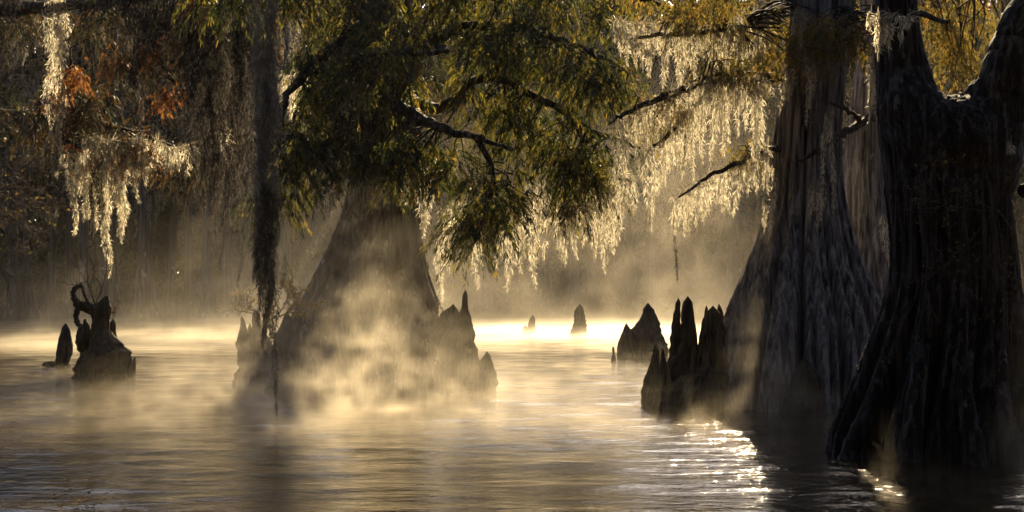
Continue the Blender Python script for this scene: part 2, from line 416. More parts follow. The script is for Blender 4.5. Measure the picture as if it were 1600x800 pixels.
# ------------------------------------------------------------------ THE CENTRE CYPRESS
DC = 27.0
tC = empty("cypress_tree", P(600, 610, DC) * np.array([1, 1, 0]))
tag(tC, "wide flared cypress in the middle, its lower trunk wrapped in golden mist", "tree", "large old cypresses standing in the water")
mb = MB()
fluted(mb, [(-900, 605, 640), (-300, 588, 650), (0, 575, 656), (150, 560, 655), (260, 549, 657), (300, 545, 657), (350, 530, 659), (400, 508, 664), (430, 492, 670),
            (460, 476, 682), (490, 459, 697), (520, 444, 712), (560, 430, 730), (600, 420, 745), (640, 412, 752)], DC, 11, lobes=11, base_amp=0.40, top_amp=.09, nth=200, nz=190)
mb.obj("trunk", M_bark_mid, tC)
rs = np.random.RandomState(5)
CL = []
for pts in ([(600, 60, 13, 0), (575, 95, 12, -0.8), (600, 150, 10, -2.0), (650, 180, 8, -2.6), (700, 205, 6, -3.0), (745, 215, 4, -3.3), (800, 235, 2, -3.6)],
            [(640, 100, 12, 0), (680, 62, 9, -1.2), (740, 40, 7, -2.0), (830, 48, 5, -2.6), (920, 80, 3.5, -3.0), (985, 110, 1.5, -3.2)],
            [(620, 150, 10, 0), (690, 168, 8, -1.5), (760, 120, 6, -2.2), (850, 160, 5, -2.6), (930, 205, 4, -2.6), (1000, 230, 2, -2.4)],
            [(600, 20, 12, 0), (540, 60, 9, -1.2), (490, 100, 7, -2.0), (450, 150, 5, -2.5), (432, 240, 3, -2.6)],
            [(610, -60, 14, 0), (520, -60, 11, -1.5), (430, -30, 8, -2.5), (405, -40, 6, -4.5), (412, -25, 4, -6.2)],
            [(630, -100, 14, 0), (740, -80, 11, -1.5), (860, -60, 8, -2.2), (980, -20, 5, -2.5), (1060, 30, 2, -2.5)],
            [(745, 215, 5, -3.3), (770, 270, 3.5, -3.2), (760, 330, 2.5, -3.1), (740, 370, 1.2, -3.1)],
            [(650, 70, 5, -1.0), (700, 78, 4, -3.0), (655, 85, 3, -3.4), (620, 82, 2, -3.5), (570, 90, 1.5, -3.6)]):
    o, q = limb_part(tC, pts, DC, rs); CL.append((o, q))
def foliage(limb, blobs, d, seed, mat, size=0.44, nb=24, bl=0.095, bw=0.017, twigs=40, droop=0.9):
    o, q = limb; rs = np.random.RandomState(seed)
    O = blob_points(rs, [(a, b, c_, e, int(n_ * (0.7 if mat in (M_green, M_darkleaf) else 1)), f, g_) for a, b, c_, e, n_, f, g_ in blobs], d)
    org = o.parent.matrix_basis.translation[:]
    mb = MB(); tufts(mb, rs, O, size, nb, bl, bw, droop=droop); sub(o, mb, "foliage", mat, org, smooth=False)
    if twigs:
        mb, lm = LIMB_MB[o.name]; twig_to(mb, rs, q, O[rs.choice(len(O), min(twigs, len(O)), replace=False)])
        o.data = mb.mesh("limb", lm, True, org)
# blobs: px, py, rx, ry, tufts, depth offset, depth radius
foliage(CL[0], [(560, 225, 34, 38, 90, -2.4, 0.6), (640, 235, 50, 30, 150, -2.7, 0.6), (690, 245, 35, 32, 110, -3, 0.5), (650, 125, 40, 26, 60, -2, 0.6), (600, 265, 26, 22, 50, -2.6, 0.4), (612, 50, 50, 40, 150, -2.5, 0.5), (600, 245, 50, 26, 110, -2.8, 0.4)], DC, 21, M_green)
foliage(CL[1], [(760, 50, 60, 55, 260, -2.2, 0.8), (850, 60, 70, 55, 300, -2.6, 0.8), (930, 100, 50, 50, 190, -3, 0.6), (965, 140, 26, 26, 60, -3, 0.4), (700, 20, 60, 30, 130, -1.5, .6)], DC, 22, M_green)
foliage(CL[2], [(790, 175, 50, 55, 240, -2.4, 0.8), (870, 235, 55, 40, 220, -2.6, 0.6), (935, 245, 55, 34, 200, -2.6, 0.5), (905, 310, 38, 30, 70, -2.5, 0.4), (895, 160, 30, 40, 80, -2.6, .5), (720, 130, 30, 40, 60, -2, .5)], DC, 23, M_green)
foliage(CL[3], [(500, 130, 45, 60, 230, -2.2, 0.7), (470, 215, 42, 60, 240, -2.5, 0.6), (435, 290, 22, 45, 90, -2.6, 0.4), (530, 190, 34, 60, 150, -2, 0.5), (540, 60, 45, 40, 150, -1.2, 0.6), (505, 260, 22, 38, 60, -2.2, .4)], DC, 24, M_green)
foliage(CL[4], [(450, -20, 70, 40, 170, -2.5, 0.8), (560, 0, 60, 40, 170, -1.5, 0.8), (350, -30, 60, 40, 140, -3, 0.8), (470, -140, 140, 70, 110, -2, 1.2)], DC, 25, M_green)
foliage(CL[5], [(700, -40, 90, 40, 200, -1.5, 0.8), (840, -30, 90, 40, 220, -2.2, 0.8), (960, 0, 40, 40, 90, -2.5, 0.6), (800, -150, 170, 70, 110, -2, 1.2)], DC, 26, M_green)
foliage(CL[6], [(770, 290, 50, 40, 160, -3.2, 0.5), (745, 350, 38, 32, 110, -3.1, 0.4), (800, 330, 26, 26, 40, -3.1, 0.4), (715, 345, 20, 22, 22, -3.1, 0.3)], DC, 27, M_green)
foliage(CL[7], [(600, 85, 70, 26, 110, -3.4, 0.4), (560, 125, 40, 28, 60, -3.4, 0.4)], DC, 28, M_green)
# knees fused into the trunk's right and left flank
def knee_part(tree, prof, d, seed, name="knee", mat=None, **kw):
    mb = MB(); a = dict(lobes=7, base_amp=0.16, top_amp=0.14, nth=56, nz=90, yr=0.8, rough=0.085, tip=True, zrough=0.05); a.update(kw)
    fluted(mb, prof, d, seed, **a)
    if tree is None: return mb
    return mb.obj(name, mat or M_knee, tree)
knee_part(tC, [(453, 726, 729), (462, 723, 731), (480, 721, 731), (492, 715, 733), (503, 700, 736), (520, 680, 744), (545, 660, 749), (570, 645, 751), (630, 630, 755)], 26.3, 31, yr=.55, nth=80, lobes=9)
knee_part(tC, [(475, 706, 710), (479, 703, 714), (490, 690, 717), (500, 675, 722), (540, 655, 730), (630, 640, 735)], 26.5, 32, yr=.6, nth=80, lobes=8)
knee_part(tC, [(549, 759, 763), (556, 756, 768), (563, 750, 769), (575, 735, 772), (595, 725, 775), (640, 718, 777)], 26.1, 33, nth=60)
knee_part(tC, [(488, 445, 449), (496, 442, 455), (520, 432, 465), (560, 424, 480), (640, 415, 490)], 26.6, 34)

# ------------------------------------------------------------------ THE RIGHT CYPRESS and the trunk behind it
DR = 23.6
tR = empty("cypress_tree", P(1260, 640, DR) * np.array([1, 1, 0]))
tag(tR, "grey deeply ribbed cypress right of the open water, with tall pointed knees on its left", "tree", "large old cypresses standing in the water")
mb = MB()
fluted(mb, [(-900, 1262, 1300), (-300, 1246, 1320), (0, 1236, 1338), (100, 1226, 1326), (200, 1211, 1313), (300, 1199, 1320), (350, 1190, 1330), (400, 1172, 1345), (440, 1155, 1362),
            (480, 1136, 1382), (520, 1122, 1398), (560, 1108, 1408), (600, 1096, 1415), (660, 1085, 1425)], DR, 41, lobes=13, base_amp=0.38, top_amp=0.12, nth=220, nz=190)
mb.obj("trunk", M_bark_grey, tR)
for i, (pr, dd) in enumerate([
    ([(463, 1072, 1077), (470, 1068, 1083), (490, 1065, 1085), (530, 1062, 1088), (560, 1055, 1092), (600, 1045, 1100), (650, 1040, 1105)], 23.4),
    ([(466, 1058, 1062), (475, 1055, 1063), (500, 1051, 1064), (540, 1046, 1068), (580, 1038, 1072), (650, 1025, 1080)], 23.5),
    ([(478, 1110, 1117), (481, 1107, 1122), (486, 1104, 1126), (500, 1103, 1129), (540, 1100, 1135), (650, 1090, 1150)], 23.3),
    ([(475, 1121, 1125), (485, 1120, 1129), (520, 1118, 1134), (600, 1112, 1140), (650, 1110, 1145)], 23.6),
    ([(496, 1098, 1101), (510, 1095, 1103), (540, 1089, 1106), (580, 1082, 1112), (650, 1075, 1120)], 23.4),
    ([(478, 1102, 1106), (500, 1100, 1108), (560, 1096, 1112), (650, 1090, 1118)], 24.0),
    ([(537, 1022, 1025), (550, 1020, 1029), (575, 1014, 1034), (600, 1005, 1044), (620, 999, 1052), (650, 996, 1060)], 23.4),
    ([(545, 1034, 1038), (560, 1032, 1040), (600, 1026, 1050), (650, 1018, 1060)], 23.3),
    ([(560, 1250, 1268), (568, 1240, 1276), (590, 1234, 1284), (640, 1226, 1296)], 21.9)]):
    knee_part(tR, pr, dd, 50 + i, nth=48)
mb = MB(); fluted(mb, [(588, 1070, 1150), (604, 1035, 1190), (625, 1008, 1215), (650, 1003, 1230)], 23.1, 63, lobes=12, base_amp=0.3, top_amp=.3, nth=140, nz=50, yr=0.4, rough=.07, zrough=.05)
mb.obj("root_mound", M_knee, tR)
RL = []
rs = np.random.RandomState(6)
for pts in ([(1240, 118, 9, 0), (1190, 122, 8, -0.4), (1130, 118, 7, -0.8), (1085, 132, 6, -1.0), (1040, 150, 5, -1.0), (985, 172, 4, -1.2), (950, 195, 1.5, -1.2)],
            [(1125, 120, 5, -.8), (1080, 165, 4, -.8), (1050, 205, 3.5, -.8), (1010, 235, 2, -.8)],
            [(1250, 5, 10, 0), (1190, 22, 8, -0.5), (1120, 45, 6, -0.8), (1060, 52, 4, -1), (985, 60, 2, -1)],
            [(1225, 236, 6, 0), (1195, 232, 5, -0.6), (1150, 255, 4, -0.8), (1110, 275, 3, -.8), (1060, 308, 1.5, -.8)],
            [(1300, 10, 8, 0), (1360, 30, 7, -1), (1420, 20, 5, -1.6), (1480, 35, 3, -2)],
            [(1260, -60, 12, 0), (1180, -50, 9, -1), (1090, -20, 6, -1.5), (1000, 0, 3, -1.8)],
            [(1290, -80, 12, 0), (1390, -60, 9, -1), (1500, -30, 6, -1.5), (1600, 0, 4, -1.8)]):
    RL.append(limb_part(tR, pts, DR, rs))
limb_part(tR, [(1368, 182, 6, -1.0), (1345, 192, 6, -1.3), (1310, 212, 5, -1.6), (1282, 232, 4, -1.8), (1262, 246, 3, -1.8), (1240, 256, 1, -1.8)], DR, rs, "dead_branch", M_twig)
limb_part(tR, [(1345, 192, 4, -1.3), (1335, 180, 3, -1.6), (1315, 168, 2.5, -1.6), (1295, 160, 1.5, -1.6)], DR, rs, "dead_branch", M_twig)
foliage(RL[0], [(1130, 100, 60, 22, 70, -0.8, 0.5), (1020, 150, 40, 18, 40, -1, 0.4)], DR, 71, M_olive, 0.26, 14, 0.07, 0.013)
foliage(RL[1], [(1050, 190, 40, 24, 40, -0.8, 0.5)], DR, 72, M_olive, 0.24, 14, 0.07, 0.013, 12)
foliage(RL[2], [(1060, 25, 60, 24, 80, -0.8, 0.6), (1150, 45, 60, 34, 110, -0.6, 0.6), (1210, 60, 40, 40, 90, -0.4, .5), (1180, 95, 50, 20, 60, -.4, .5), (1265, 45, 60, 36, 110, -1.7, .4), (1240, 90, 34, 20, 40, -1.7, .3)], DR, 73, M_olive, 0.26, 14, 0.07, 0.013, 60)
foliage(RL[3], [(1140, 240, 50, 18, 34, -0.7, 0.5)], DR, 74, M_olive, 0.24, 14, 0.07, 0.013, 14)
foliage(RL[4], [(1320, 50, 50, 40, 150, -1.6, 0.5), (1280, 70, 40, 30, 70, -0.8, 0.4), (1420, 20, 40, 20, 50, -1.6, .5)], DR, 75, M_olive, 0.24, 14, 0.07, 0.012, 60)
foliage(RL[5], [(1080, -10, 90, 24, 130, -1.2, 0.8), (1180, -110, 140, 50, 60, -1.5, 0.8)], DR, 76, M_olive, 0.28, 14, 0.08, 0.014, 60)
foliage(RL[6], [(1490, 30, 60, 50, 200, 1.0, 1.0), (1500, 90, 40, 40, 110, 1.2, 0.8), (1400, -70, 120, 40, 80, -1, 1.0), (1580, 60, 30, 60, 80, 1.2, .8)], DR, 77, M_olive, 0.28, 14, 0.08, 0.014, 60)

DB = 25.4
tB = empty("cypress_tree", P(1350, 600, DB) * np.array([1, 1, 0]))
tag(tB, "slimmer pale cypress trunk standing between the two big trunks at right", "tree", "large old cypresses standing in the water")
mb = MB()
fluted(mb, [(-800, 1365, 1395), (-200, 1352, 1402), (60, 1342, 1394), (150, 1332, 1384), (250, 1318, 1378), (330, 1308, 1382), (420, 1296, 1400), (520, 1276, 1425), (640, 1250, 1450)], DB, 42, lobes=9, base_amp=0.2, nth=110, nz=120)
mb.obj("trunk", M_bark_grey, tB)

# ------------------------------------------------------------------ THE NEAREST CYPRESS
DN = 16.9
tN = empty("cypress_tree", P(1450, 705, DN) * np.array([1, 1, 0]))
tag(tN, "huge nearly black cypress with a forked trunk filling the right edge", "tree", "large old cypresses standing in the water")
mb = MB()
fluted(mb, [(185, 1385, 1575), (200, 1376, 1580), (220, 1372, 1583), (260, 1375, 1576), (320, 1384, 1578), (380, 1391, 1586), (430, 1390, 1592), (480, 1377, 1597), (530, 1358, 1602),
            (580, 1338, 1608), (630, 1316, 1614), (680, 1295, 1622), (740, 1283, 1630)], DN, 47, lobes=12, base_amp=0.34, top_amp=0.14, nth=260, nz=200, rough=0.04, tip=0.75)
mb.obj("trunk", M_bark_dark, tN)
rs = np.random.RandomState(9)
mb = MB(); fluted(mb, [(-500, 1380, 1440), (-100, 1370, 1432), (0, 1367, 1432), (60, 1367, 1440), (110, 1368, 1454), (160, 1370, 1475), (220, 1374, 1500), (300, 1384, 1500)], DN, 44, lobes=8, base_amp=0.12, top_amp=0.08, nth=110, nz=90, yr=0.8, zb=CAMH + 150 / FPX * DN)
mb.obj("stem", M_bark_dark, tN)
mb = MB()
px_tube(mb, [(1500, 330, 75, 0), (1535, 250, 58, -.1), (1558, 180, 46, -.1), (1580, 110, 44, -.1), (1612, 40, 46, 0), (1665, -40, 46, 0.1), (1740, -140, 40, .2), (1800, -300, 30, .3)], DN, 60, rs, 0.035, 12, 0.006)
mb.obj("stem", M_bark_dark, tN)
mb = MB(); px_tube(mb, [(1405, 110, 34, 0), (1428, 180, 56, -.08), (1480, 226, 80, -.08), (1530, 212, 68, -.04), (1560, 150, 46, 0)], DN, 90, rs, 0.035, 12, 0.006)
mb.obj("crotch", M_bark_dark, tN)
limb_part(tN, [(1600, 300, 14, 0), (1640, 290, 12, .2), (1700, 285, 10, .3)], DN, rs)
def roots(tree, lst, d, seed0, mat):
    for i, (x0, y0, x1, y1, r0, r1, e0, e1) in enumerate(lst):
        rs = np.random.RandomState(seed0 + i); mb = MB()
        px_tube(mb, [(x0, y0, r0, e0), ((x0 * .6 + x1 * .4), (y0 * .55 + y1 * .45), (r0 + r1) / 2 * .9, (e0 + e1) / 2 - .05), (x1, y1, r1, e1), (x1 + (x1 - x0) * .15, y1 + 60, r1 * 1.2, e1 - .1)], d, 20, rs, 0.06, 9, 0.006)
        mb.obj("buttress_root", mat, tree)
roots(tN, [(1500, 560, 1522, 715, 12, 17, -.85, -1.15), (1440, 540, 1420, 715, 12, 18, -.85, -1.1), (1560, 600, 1580, 720, 13, 20, -.8, -1.0), (1385, 560, 1330, 705, 10, 15, -.5, -.7)], DN, 90, M_bark_dark)

M_gold = leaf_mat("leaf_gold", [(0.0, (0.30, 0.17, 0.03)), (1.0, (0.55, 0.38, 0.07))], 0.6)
# fine bare twigs and leaves sprouting in front of the nearest trunk
def shrub_mesh(mb, rs, p, dirv, L, r, depth, lv=None, spread=0.6, leaves=None):
    n = 5; q = [p]; dcur = norm(dirv)
    for i in range(n):
        dcur = norm(dcur + rs.normal(0, 0.16, 3)); q.append(q[-1] + dcur * L / n)
    q = np.array(q); tube(mb, q, np.linspace(r, r * 0.45, len(q)), 4)
    if leaves is not None and depth <= 1:
        for k in range(1, len(q)):
            if rs.rand() < 0.8: leaves.append(q[k])
    if depth > 0:
        for k in range(2, len(q)):
            for c in range(rs.randint(1, 3)):
                shrub_mesh(mb, rs, q[k], dcur + rs.normal(0, spread, 3), L * rs.uniform(0.45, 0.75), r * 0.55, depth - 1, lv, spread, leaves)
def shrub(name, label, cat, base, dirs, L, r, depth, seed, leafmat=None, lsize=0.05, spread=0.6, group=None, frac=1.0, mat=None):
    rs = np.random.RandomState(seed); root = empty(name, base); tag(root, label, cat, group)
    for k, dv in enumerate(dirs):
        mb = MB(); lv = []
        shrub_mesh(mb, rs, np.array(base, float), np.array(dv, float), L * rs.uniform(.8, 1.1), r, depth, spread=spread, leaves=lv)
        st = mb.obj("stem", mat or M_twig, root)
        if leafmat is not None and lv:
            lv = np.array(lv); lv = lv[rs.rand(len(lv)) < frac]
            if len(lv):
                mb = MB(); D = rs.normal(0, 1, (len(lv) * 3, 3)); D[:, 2] -= 0.5
                blades(mb, np.repeat(lv, 3, 0), D, lsize * rs.uniform(.6, 1.2, len(D)), lsize * 0.38 * rs.uniform(.7, 1.2, len(D)), 0.5, rs)
                sub(st, mb, "leaves", leafmat, root.matrix_basis.translation[:], smooth=False)
    return root
shrub("twig_tangle", "tangle of thin grey twigs clinging across the front of the nearest trunk", "twigs", P(1560, 330, 15.6), [(-1, -.1, -.1), (-.8, -.1, -.7), (.4, -.2, -.8), (-.9, 0, .2), (-.2, -.1, -1)], 0.62, 0.006, 3, 101, M_olive, 0.03, 0.45, frac=0.03, mat=M_twig)
shrub("twig_tangle", "loose grey twigs low on the left side of the nearest trunk", "twigs", P(1440, 440, 15.7), [(-.3, -.1, -1), (.3, -.1, -1), (.6, -.1, .2)], 0.4, 0.005, 2, 102, None, 0.03, 0.45, mat=M_twig)

# ------------------------------------------------------------------ KNEES AND STUMPS IN THE WATER
def knee(name, label, cat, profs, group=None, mat=None):
    d0 = profs[0][1]; root_px = sum(profs[0][0][-1][1:]) / 2
    root = empty(name, P(root_px, HOR, d0) * np.array([1, 1, 0])); tag(root, label, cat, group)
    for i, (pr, d, seed) in enumerate(profs):
        o = knee_part(root, pr, d, seed, "knee" if i else "main_spire", mat)
    return root
KG = "cypress knees rising from the water"
knee("cypress_knee", "small far knee with a curled tip on the bright water, leftmost of the far two", "tree knee",
     [([(492, 830, 834), (497, 828, 837), (505, 826, 837), (515, 822, 837), (524, 819, 838)], 62, 201), ([(508, 818, 823), (515, 816, 828), (524, 815, 834)], 61.8, 202)], KG)
knee("cypress_knee", "taller far knee with a jagged pointed top on the bright water", "tree knee",
     [([(475, 904, 908), (480, 901, 912), (490, 897, 914), (500, 896, 914), (512, 893, 917), (528, 890, 920)], 58.5, 203)], KG)
knee("cypress_knee", "broad twin peaked knee in mid water left of the right cypress", "tree knee",
     [([(473, 1009, 1016), (480, 1005, 1020), (495, 1001, 1025), (505, 995, 1032), (520, 985, 1038), (540, 978, 1041), (565, 972, 1042)], 39.5, 204),
      ([(505, 976, 981), (515, 973, 985), (530, 968, 992), (550, 965, 998), (566, 962, 1004)], 39.3, 205)], KG)
knee("cypress_knee", "tiny peg like knee at the left foot of the twin peaked knee", "tree knee",
     [([(541, 956.5, 959), (545, 956, 960), (552, 957, 960), (560, 955, 962), (570, 953, 964)], 37.8, 206)], KG)
# curled snag at left
DS = dist(590)
sn = empty("snag", P(165, 590, DS) * np.array([1, 1, 0])); tag(sn, "gnarled black stump at left with a looped root arching off its top", "stump", "old stumps in the water")
mb = MB(); fluted(mb, [(464, 158, 168), (470, 152, 171), (480, 138, 172), (490, 141, 173), (505, 146, 172), (515, 143, 174), (527, 136, 181), (535, 130, 190), (545, 124, 198), (558, 121, 202), (575, 120, 203), (600, 118, 207)], DS, 211, lobes=9, base_amp=0.13, top_amp=0.14, nth=90, nz=110, yr=0.75, rough=0.11, tip=True, zrough=.10)
mb.obj("stump_body", M_knee, sn)
rs = np.random.RandomState(12)
mb = MB(); px_tube(mb, [(126, 441, 1, -.1), (124, 447, 3, -.1), (118, 450, 3.6, -.1), (114, 458, 3.4, -.1), (117, 468, 4.5, -.1), (122, 480, 5, -.1), (118.5, 494, 4, -.1), (121, 505, 4.4, -.1), (128, 513, 5, -.1), (124, 528, 6, -.1), (128, 548, 7, 0)], DS, 12, rs, 0.32, 6, 0.003)
px_tube(mb, [(119, 449, 3, -.1), (127, 447, 3, -.1), (130, 456, 2.2, -.1), (136, 471, 2.6, -.1), (140, 482, 4, 0)], DS, 10, rs, 0.35, 6, 0.003)
px_tube(mb, [(118, 474, 6, -.1), (128, 478, 8, -.1), (142, 482, 9, 0), (156, 488, 10, 0)], DS, 12, rs, 0.12, 6, 0.003)
mb.obj("looped_root", M_knee, sn)
mb = MB(); px_tube(mb, [(133, 500, 3, -.1), (135, 515, 6, -.2), (130, 530, 9, -.2), (128, 545, 8, -.1)], DS, 12, rs, 0.2, 6, 0.004); px_tube(mb, [(166, 463, 4, 0), (165, 480, 8, 0), (168, 500, 6, 0)], DS, 12, rs, 0.15, 6, 0.003); mb.obj("root_lump", M_knee, sn)
knee_part(sn, [(498, 175, 178), (504, 172, 181), (520, 171, 182), (560, 168, 184)], DS + .4, 213)
knee_part(sn, [(553, 202, 204), (558, 200, 206), (575, 199, 207), (600, 197, 209)], DS, 214)
knee_part(sn, [(558, 208, 213), (565, 207, 213), (580, 206, 212), (600, 204, 212)], DS, 215)
sm = empty("stump", P(92, 575, dist(574)) * np.array([1, 1, 0])); tag(sm, "short leaning stump left of the looped snag, shaped like a sitting animal", "stump", "old stumps in the water")
mb = MB(); fluted(mb, [(505, 99, 107), (508, 95, 111), (514, 96, 111), (520, 95, 112), (535, 90, 113), (550, 87, 112), (562, 86, 110), (572, 86, 107), (582, 85, 108)], dist(574), 216, lobes=6, base_amp=0.1, nth=50, nz=70, yr=.8, rough=0.08, tip=True, zrough=.09)
mb.obj("stump_body", M_knee, sm)
mb = MB(); px_tube(mb, [(66, 570, 1.5, 0), (72, 569, 4, 0), (82, 569, 5.5, 0), (95, 572, 6, 0)], dist(574), 14, rs, 0.08, 6, 0.003); px_tube(mb, [(104, 573, 4, 0), (108, 572, 3.5, 0), (111, 573, 1, 0)], dist(574), 10, rs, 0.1, 4, 0.002); mb.obj("root_foot", M_knee, sm)
DL = 28.6
st = empty("stump", P(400, 600, DL) * np.array([1, 1, 0])); tag(st, "splintered stump standing just left of the centre cypress behind the longest moss", "stump", "old stumps in the water")
for i, pr in enumerate([[(494, 376, 379), (500, 375, 382), (508, 376, 384), (520, 374, 388), (530, 371, 400), (560, 369, 425), (620, 366, 450)],
                        [(483, 397, 401), (490, 395, 407), (510, 394, 410), (540, 388, 425), (620, 380, 440)],
                        [(505, 389, 392), (515, 387, 394), (540, 380, 400), (620, 375, 420)]]):
    knee_part(st, pr, DL + .1 * i, 220 + i, "main_spire" if i == 0 else "knee")

# sprouts on the stumps
shrub("sapling", "thin leafless sapling sprouting from the top of the looped snag", "sapling", P(149, 476, DS), [(-.25, 0, 1), (.35, .1, 1)], 0.85, 0.013, 2, 111, None, spread=0.4)
shrub("sapling", "sprig with narrow leaves on the right shoulder of the looped snag", "sapling", P(177, 500, DS), [(.15, 0, 1)], 0.28, 0.005, 1, 112, M_olive, 0.06, spread=0.5, frac=.4)
shrub("shrub", "bare spreading shrub reaching left over the splintered stump", "shrub", P(402, 488, 24.8), [(-1, 0, .25), (-.9, 0, .45), (-1, 0, -.05), (-.6, .2, .5)], 0.36, 0.007, 2, 113, M_olive, 0.045, spread=0.45, frac=.07)
shrub("shrub", "golden leaved branch catching light at the left flank of the centre cypress", "shrub", P(428, 497, 22.6), [(1, -.1, .55), (1, -.1, .8), (.7, -.1, .3)], 0.42, 0.007, 2, 114, M_gold, 0.055, spread=0.4, frac=.5)
shrub("shrub", "pale bare twigs reaching in at the left edge above the water", "shrub", P(-40, 300, 24), [(1, 0, .6), (1, 0, -.6), (1, 0, .1), (.8, 0, -1), (.7, 0, 1.1)], 0.85, 0.010, 3, 115, M_olive, 0.05, spread=0.5, frac=.012)
shrub("shrub", "pale looping twigs at the left edge, below the others and just above the mist", "shrub", P(-15, 400, 24), [(.8, 0, .8), (1, 0, .1), (.6, 0, -.3)], 0.5, 0.009, 2, 116, None, spread=0.5)

# ------------------------------------------------------------------ LEFT TREE (its trunk stands outside the frame, its boughs reach in)
DT = 36.0
tL = empty("cypress_tree", P(-170, 570, DT) * np.array([1, 1, 0]))
tag(tL, "rust tinged cypress whose mossy boughs reach in from the left edge", "tree")
mb = MB(); fluted(mb, [(-600, -160, -120), (0, -180, -90), (300, -200, -80), (450, -230, -60), (600, -280, -20)], DT, 46, nth=90, nz=80); mb.obj("trunk", M_bark_grey, tL)
rs = np.random.RandomState(14); LL = []
for pts in ([(-130, 60, 14, 0), (-20, 20, 11, 0), (90, 10, 9, -.5), (200, 0, 7, -.5), (320, -20, 5, -.5), (430, -30, 2, -.5)],
            [(-140, 170, 8, 1), (0, 175, 6, .8), (100, 180, 5, .6), (200, 205, 4, .5), (280, 235, 4, .3), (330, 260, 2, .3)],
            [(90, 10, 7, -.5), (105, 60, 5, -.5), (110, 120, 3.5, -.5), (100, 160, 2, -.5)],
            [(-130, -60, 14, 0), (60, -60, 10, 0), (240, -50, 7, -.5), (400, -60, 4, -.5)],
            [(200, 0, 6, -.5), (240, 60, 5, -.3), (255, 110, 4, -.2), (300, 150, 2, 0)],
            [(60, 160, 6, .2), (90, 210, 5, .2), (150, 240, 4, .2), (230, 235, 2, .2)]):
    LL.append(limb_part(tL, pts, DT, rs, n=8))
foliage(LL[0], [(40, 20, 50, 28, 90, 0, .8), (160, 10, 60, 30, 120, -.5, .8), (280, 5, 60, 30, 130, -.5, .8), (390, 20, 40, 40, 80, -.5, .8)], DT, 121, M_darkleaf, .5, 18, .17, .02, 40)
foliage(LL[1], [(120, 190, 50, 30, 110, .3, .8), (200, 215, 50, 30, 120, .3, .8), (290, 240, 40, 26, 70, .3, .6), (60, 170, 40, 20, 60, .3, .6), (20, 180, 50, 24, 90, .2, .6), (130, 150, 60, 30, 110, 0, .6)], DT, 122, M_darkleaf, .5, 18, .17, .02, 40)
foliage(LL[2], [(118, 112, 12, 32, 80, -.8, .2), (98, 150, 14, 20, 30, -.7, .2), (305, 10, 26, 14, 60, -1.2, .3)], DT, 123, M_rust, .22, 10, .10, .022, 6)
foliage(LL[3], [(100, -60, 120, 40, 90, 0, 1), (320, -70, 120, 40, 110, -.5, 1)], DT, 124, M_darkleaf, .5, 18, .17, .022, 20)
foliage(LL[4], [(255, 60, 50, 40, 140, -.3, .8), (330, 60, 50, 50, 110, -.3, .8), (190, 90, 50, 26, 70, -.3, .8)], DT, 125, M_darkleaf, .5, 18, .17, .02, 30)
foliage(LL[5], [(256, 150, 24, 16, 80, -.9, .3), (170, 245, 80, 24, 90, -.4, .5), (181, 88, 14, 16, 40, -1.2, .3), (240, 70, 24, 18, 40, -1.2, .3), (305, 12, 18, 10, 18, -1.4, .3), (110, 215, 20, 14, 14, -.2, .3), (220, 230, 30, 14, 20, -.8, .3)], DT, 126, M_rust, .22, 10, .10, .022, 6)

# ------------------------------------------------------------------ FAR WOOD
def far_tree_meshes(seed, H=24, leaf=M_darkleaf, dense=1.0):
    rs = np.random.RandomState(seed); mt = MB()
    nz, nth = 36, 16; z = H * np.linspace(0, 1, nz) ** 1.2 - 0.3
    r = 0.30 * (1 - z / H * 0.75) + 0.35 * np.exp(-np.maximum(z, 0) / 0.9)
    cx = 0.25 * np.sin(z * 0.25 + rs.rand() * 6) * np.minimum(z / 4, 1); cyy = 0.25 * np.sin(z * 0.2 + rs.rand() * 6) * np.minimum(z / 4, 1)
    th = np.linspace(0, 2 * math.pi, nth, endpoint=False)[None]
    R = r[:, None] * (1 + 0.18 * np.sin(th * 5 + rs.rand() * 6) * np.exp(-z / 3)[:, None].clip(0, 1) + 0.05 * rs.normal(size=(nz, nth)))
    V = np.stack([cx[:, None] + R * np.cos(th), cyy[:, None] + R * np.sin(th), np.repeat(z[:, None], nth, 1)], -1).reshape(-1, 3)
    i = np.arange(nz - 1)[:, None] * nth; j = np.arange(nth)[None]
    mt.add(V, np.stack([i + j, i + (j + 1) % nth, i + (j + 1) % nth + nth, i + j + nth], -1).reshape(-1, 4))
    mc = MB(); mm = MB()
    for k in range(26):
        zz = H * (0.38 + 0.61 * rs.rand() ** .9); a = rs.rand() * 6.283; L = rs.uniform(1.2, 3.4) * (1.15 - 0.6 * zz / H)
        b = np.array([np.interp(zz, z, cx), np.interp(zz, z, cyy), zz]); e = b + np.array([math.cos(a) * L, math.sin(a) * L, rs.uniform(-.3, .9)]); m = (b + e) / 2 + np.array([0, 0, .4])
        q = smoothpath([b, m, e], 4); tube(mt, q, np.linspace(0.09, 0.02, len(q)), 5)
        n = int(16 * dense); t = rs.rand(n); O = q[(t * (len(q) - 1)).astype(int)] + rs.normal(0, .45, (n, 3))
        tufts(mc, rs, O, 0.8, 12, 0.34, 0.075, droop=.7)
        for s in range(4):
            p = q[rs.randint(2, len(q))] + rs.normal(0, .15, 3)
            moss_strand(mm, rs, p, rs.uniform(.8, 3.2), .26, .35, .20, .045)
    return mt.mesh("trunk", M_far_bark), mc.mesh("crown", leaf, False), mm.mesh("spanish_moss", M_farmoss, False)
VAR = [far_tree_meshes(300 + i, 18.5 + 1 * (i % 3), dense=(1.0, 1.3, .8, 1.1)[i % 4]) for i in range(4)]
VARG = [far_tree_meshes(330 + i, 18.5 + 1 * i, leaf=M_olive, dense=1.3) for i in range(2)]
